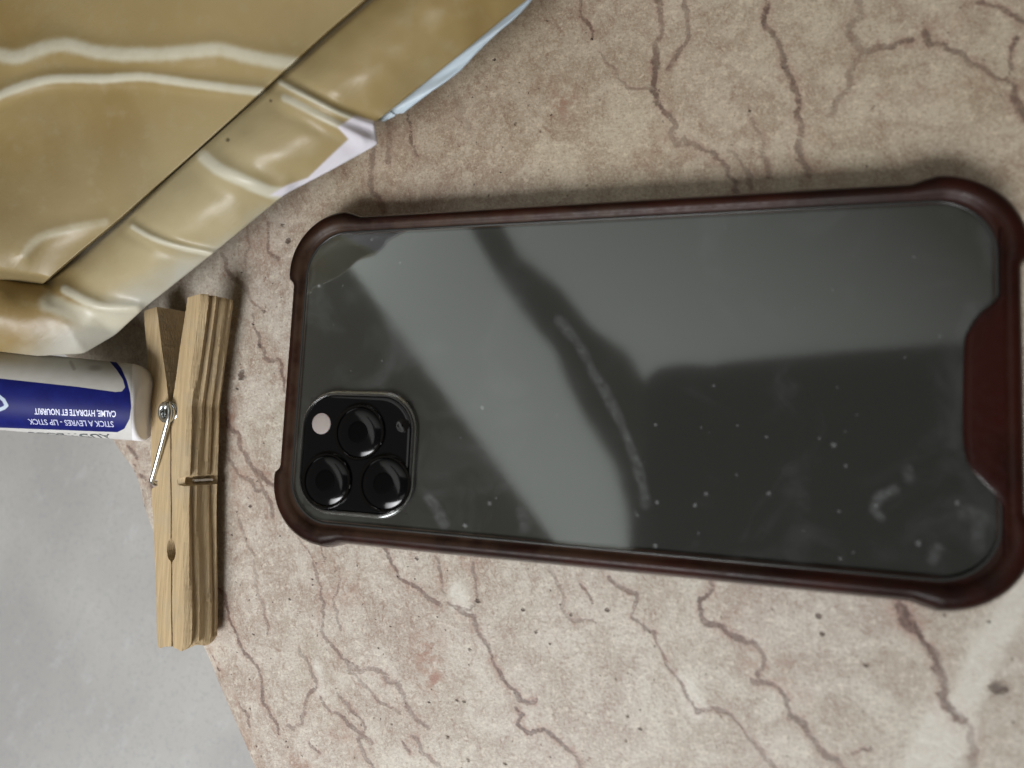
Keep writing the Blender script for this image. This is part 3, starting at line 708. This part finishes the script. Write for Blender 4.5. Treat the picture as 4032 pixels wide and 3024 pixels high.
set_attr(barrel, 'smudge', np.where(topside, np.minimum(np.hypot((pj[:, 0] - 372) / 34, (pj[:, 1] - 1450) / 14), seg_dist(pj, [(278,1425),(292,1452)]) / 9), 5))

def hit(px, py):
    """(a, theta) on the barrel seen at a photo pixel"""
    best = None; d = pj - np.array([px, py]); w_ = np.hypot(*d.T) + np.where(topside, 0, 1e6)
    i = int(np.argmin(w_)); return aa[i // NTH], 2 * math.pi * (i % NTH) / NTH
def lettering(text, p_start, p_end, height, m, name='lettering', bold=.0):
    cu = bpy.data.curves.new('t', 'FONT'); cu.body = text; cu.size = 1; cu.offset = bold; cu.resolution_u = 3
    to = bpy.data.objects.new('t', cu); C.objects.link(to); bpy.context.view_layer.update()
    me = to.to_mesh(); vs = np.array([tuple(q.co) for q in me.vertices]); fs = [list(p.vertices) for p in me.polygons]; to.to_mesh_clear()
    bpy.data.objects.remove(to)
    w_ = vs[:, 0].max(); (a0, t0), (a1, t1) = hit(*p_start), hit(*p_end)
    if t0 > math.pi: t0 -= 2 * math.pi
    if t1 > math.pi: t1 -= 2 * math.pi
    sgn = SGN
    out = []
    for x, y, _ in vs:
        u = x / w_; a = a0 + (a1 - a0) * u; th = t0 + (t1 - t0) * u + sgn * y * height / TR
        out.append(tuple(tube_pt(a, th, trad(a) + .06)))
    return undert(link_mesh(name, out, fs, m, smooth=False))
SGN = 1.0
_, ta = hit(300, 1600); _, tb = hit(300, 1660)
SGN = 1.0 if ((tb - ta + math.pi) % (2 * math.pi) - math.pi) > 0 else -1.0   # upside-down text: its top points down the picture
mtxt = mat('pale_print', (.55, .58, .80), .35); mdk = mat('dark_print', (.05, .07, .08), .4)
lettering('STICK A LEVRES - LIP STICK', (447, 1657), (108, 1650), 2.5, mtxt, bold=.012)
lettering('CALME, HYDRATE ET NOURRIT', (457, 1617), (135, 1609), 2.2, mtxt, bold=.02)
lettering('AUDITECOS', (428, 1709), (105, 1700), 4.2, mdk, bold=.02); lettering('6', (30, 1697), (8, 1696), 4.2, mdk, bold=.02)

# ------------------------------------------------------------------ clothespin
pin = empty('clothespin', tuple(at(730, 1700, 0)))
tag(pin, 'weathered wooden clothespin with a steel spring, lying between the lip balm and the phone', 'clothespin')
mw_ = mat('weathered_pine', rough=.68); n = NB(mw_)
tc = n.coord(1000, (1, .045, 1)); g1 = n.noise(tc, .9, 5, .65, .4); g2 = n.noise(tc, 3.2, 4, .6); g3 = n.noise(n.coord(1000), .12, 4, .6); fz = n.noise(n.coord(1000, (1, .25, 1)), 2.0, 4, .7)
cw = n.mix(n.step(g1, .34, .66), (.58, .44, .25), (.47, .345, .19))
cw = n.mix(n.step(g2, .50, .78, 0, .42), cw, (.26, .175, .095))
cw = n.mix(n.step(g3, .45, .7, 0, .35), cw, (.42, .36, .26))
cw = n.mix(n.step(fz, .6, .8, 0, .35), cw, (.62, .50, .34))
n.l(cw, n.b.inputs['Base Color']); n.bump(n.math('ADD', n.math('MULTIPLY', g1, .7), n.math('MULTIPLY', g2, .5)), .8, .55)
msteel = mat('spring_steel', (.62, .64, .64), .22, Metallic=1.0)

# local frame: Y along the pin (handles +), X across, Z out of the side face
PTOP, PBOT = at(722, 1195, 8), at(733, 2545, 8)
yax = (PTOP - PBOT).normalized(); PLEN = (PTOP - PBOT).length
TILT = math.radians(14)
z0 = Vector((0, 0, 1)); xax = yax.cross(z0).normalized()
zax = xax.cross(yax).normalized()
Rt = Matrix.Rotation(-TILT, 3, yax); xax = Rt @ xax; zax = Rt @ zax
M3 = Matrix((xax, yax, zax)).transposed()
PO = PBOT.copy(); PO.z = 1.2
WID = 9.2
def pl2w(p): return PO + M3 @ Vector(p)
s = PLEN / 90.0
# right leg profile (x inner..outer) along y; left leg mirrored with its own offsets
def leg(side, name):
    ys_ = np.linspace(0, PLEN, 240)
    yc = 61 * s          # coil / pivot
    jaw = 24.5 * s       # round hole
    inner_ = np.zeros_like(ys_); outer_ = np.zeros_like(ys_)
    th = 5.3 if side > 0 else 6.9
    for i, y in enumerate(ys_):
        g = .10
        hole = 1.9 ** 2 - ((y - jaw) / 1.35) ** 2
        if hole > 0: g += math.sqrt(hole) * .78
        if y > yc: g += (y - yc) * (.255 if side > 0 else .20)
        if abs(y - yc + 1) < 2.4: g = max(g, math.sqrt(max(0, 2.4 ** 2 - (y - yc + 1) ** 2)) * .8)
        if y < 4: g += 0
        o_ = th + (max(0, y - yc) * (.235 if side > 0 else .115)) + (1.7 * float(ss(y, 30 * s, 62 * s)) if side > 0 else 2.0 * float(ss(y, 8, 50 * s)))
        if y > PLEN - 2.0: o_ -= (y - PLEN + 2.0) ** 2 * .10
        if y < 9: o_ -= (9 - y) * .05
        if y < 1.2: o_ -= (1.2 - y) * .5
        inner_[i], outer_[i] = g, o_
    if side < 0: outer_ = outer_ - ss(ys_, 0, 26) * 0.0
    gy = 42.0 * s
    NZ, NXo = 14, 10
    rows = []
    for i, y in enumerate(ys_):
        groove = 1.9 * (ss(y, gy - 1.15, gy - .8) * (1 - ss(y, gy + .8, gy + 1.15)))
        ring = []
        inn, out = inner_[i], outer_[i]
        rb = .55
        def P(x, z): ring.append((side * x, y, z))
        # around section: bottom inner -> bottom outer -> top outer -> top inner
        for k in range(6): P(inn + .2 + (out - inn - .2 - rb) * k / 5, 0)
        for k in range(1, 13):
            zz = rb + (WID - 2 * rb) * k / 12 - (WID - 2 * rb) / 24
            ridge = .36 * math.sin(zz * 2.5 + math.sin(y * .09 + side) * .9) * ss(y, 0, 3) + .16 * math.sin(zz * 6 + y * .07)
            P(out - groove + ridge, zz)
        for k in range(6): P(min(out - rb - (out - rb - inn - .2) * k / 5, out - groove * 1.6), WID + .05 * math.sin(y * .4 + k * 2))
        for k in range(1, 4): P(inn, WID - WID * k / 4)
        rows.append(ring)
    K = len(rows[0])
    jit = rng.normal(size=(len(rows), K)) * .035
    v = []
    for i, r in enumerate(rows):
        for k, (x, y, z) in enumerate(r):
            yy = y
            if i < 3: yy = y + .5 * math.sin(z * .9 + x * .5)
            v.append(tuple(pl2w((x + jit[i, k], yy, z))))
    f = gridfaces(len(rows), K, True).tolist(); f.append(list(range(K))[::-1]); f.append([(len(rows) - 1) * K + k for k in range(K)])
    # object coordinates follow the pin so the grain runs along it
    o = link_mesh(name, v, f, mw_); smooth_by_angle(o, 38); return o
poff = pin.location.copy()
def underp(o): o.parent = pin; o.matrix_parent_inverse = Matrix.Translation(-poff); return o
underp(leg(1, 'leg')); underp(leg(-1, 'leg'))
# spring : coil through the pivot, arms to the grooves
yc = 61 * s - .6; rw = .62; rc = 2.25
coil = []
for k in range(0, 200):
    a = 2 * math.pi * k / 22; z = -.9 + (WID + 1.9) * k / 199
    coil.append(pl2w((rc * math.cos(a), yc + rc * math.sin(a), z)))
spring = underp(tube('spring', coil, rw, msteel, seg=10))
gy = 42.0 * s
zt = WID + 1.0
def arm_line(ps):
    out = [ps[0]]
    for a_, b_ in zip(ps[:-1], ps[1:]):                      # keep the long reach of the wire straight
        k_ = 8 if math.dist(a_, b_) > 8 else 1
        out += [tuple(a_[c] + (b_[c] - a_[c]) * q / k_ for c in range(3)) for q in range(1, k_ + 1)]
    return out
arm = [pl2w(p) for p in arm_line([(2.2, yc, zt + .1), (1.1, yc - 1.9, zt + .1), (-1.1, yc - 1.9, zt + .2), (-2.2, yc, zt + .3), (-1.1, yc + 1.9, zt + .3), (1.1, yc + 1.9, zt + .4), (2.2, yc + .1, zt + .6), (1.7, yc - 1.9, zt + .6), (-7.4, gy + .7, WID + .4), (-7.7, gy, WID - .6), (-7.3, gy, WID - 2.5), (-7.0, gy, 1)])]
arm2 = [pl2w(p) for p in [(0, yc - 1.9, -.9), (2.4, yc - 9, -.9), (2.0, gy + 1.5, -.8), (3.1, gy + .2, -.6), (3.95, gy, .5), (4.0, gy, 2.5), (4.0, gy, 6.2)]]
def spline(ps, n_=60): return [Vector(q) for q in catmull([tuple(p) for p in ps], n_)]
o = tube('spring_arm', spline(arm), rw, msteel, seg=10); o.parent = spring; o.matrix_parent_inverse = spring.matrix_parent_inverse @ Matrix.Identity(4)
o.matrix_parent_inverse = Matrix.Identity(4) ; o2 = tube('spring_arm', spline(arm2), rw, msteel, seg=10); o2.parent = spring

# ------------------------------------------------------------------ unseen blockers added overhead to shape the phone's reflection
mdark = mat('dark_blocker', (.20, .20, .20), .9); mstrip = mat('grey_blocker', (.55, .56, .54), .9)
def overhead_blocker(name, px, H, label):
    ps = [refl(x, y, H) for x, y in px]; bm = bmesh.new()
    a = [bm.verts.new(p) for p in ps]; b = [bm.verts.new(p + Vector((0, 0, 12))) for p in ps]
    bm.faces.new(a); bm.faces.new(b[::-1])
    for i in range(len(a)): bm.faces.new((a[i], a[(i + 1) % len(a)], b[(i + 1) % len(a)], b[i]))
    o = from_bm(name, bm, mdark if name == 'overhead_blocker' else mstrip, smooth=False); tag(o, label, None, 'structure'); return o
overhead_blocker('overhead_blocker', [(2490,2250),(2490,2100),(2520,1900),(2535,1700),(2535,1530),(2550,1480),(2600,1445),(2700,1432),(2800,1440),(2850,1425),(3300,1385),(3850,1345),(4400,1310),(4400,2900),(2490,2900)], 1150, 'added dark blocker overhead standing in for the camera phone, seen only mirrored')
overhead_blocker('blocker_strip', [(1830,860),(1960,860),(2040,1000),(2200,1130),(2330,1290),(2470,1390),(2536,1500),(2540,1700),(2520,1900),(2495,2100),(2495,2300),(2480,2300),(2470,2020),(2420,1830),(2300,1640),(2230,1500),(2190,1390),(2060,1230),(1960,1090)], 1120, 'added strip overhead shaping the dark band mirrored in the phone, otherwise unseen')
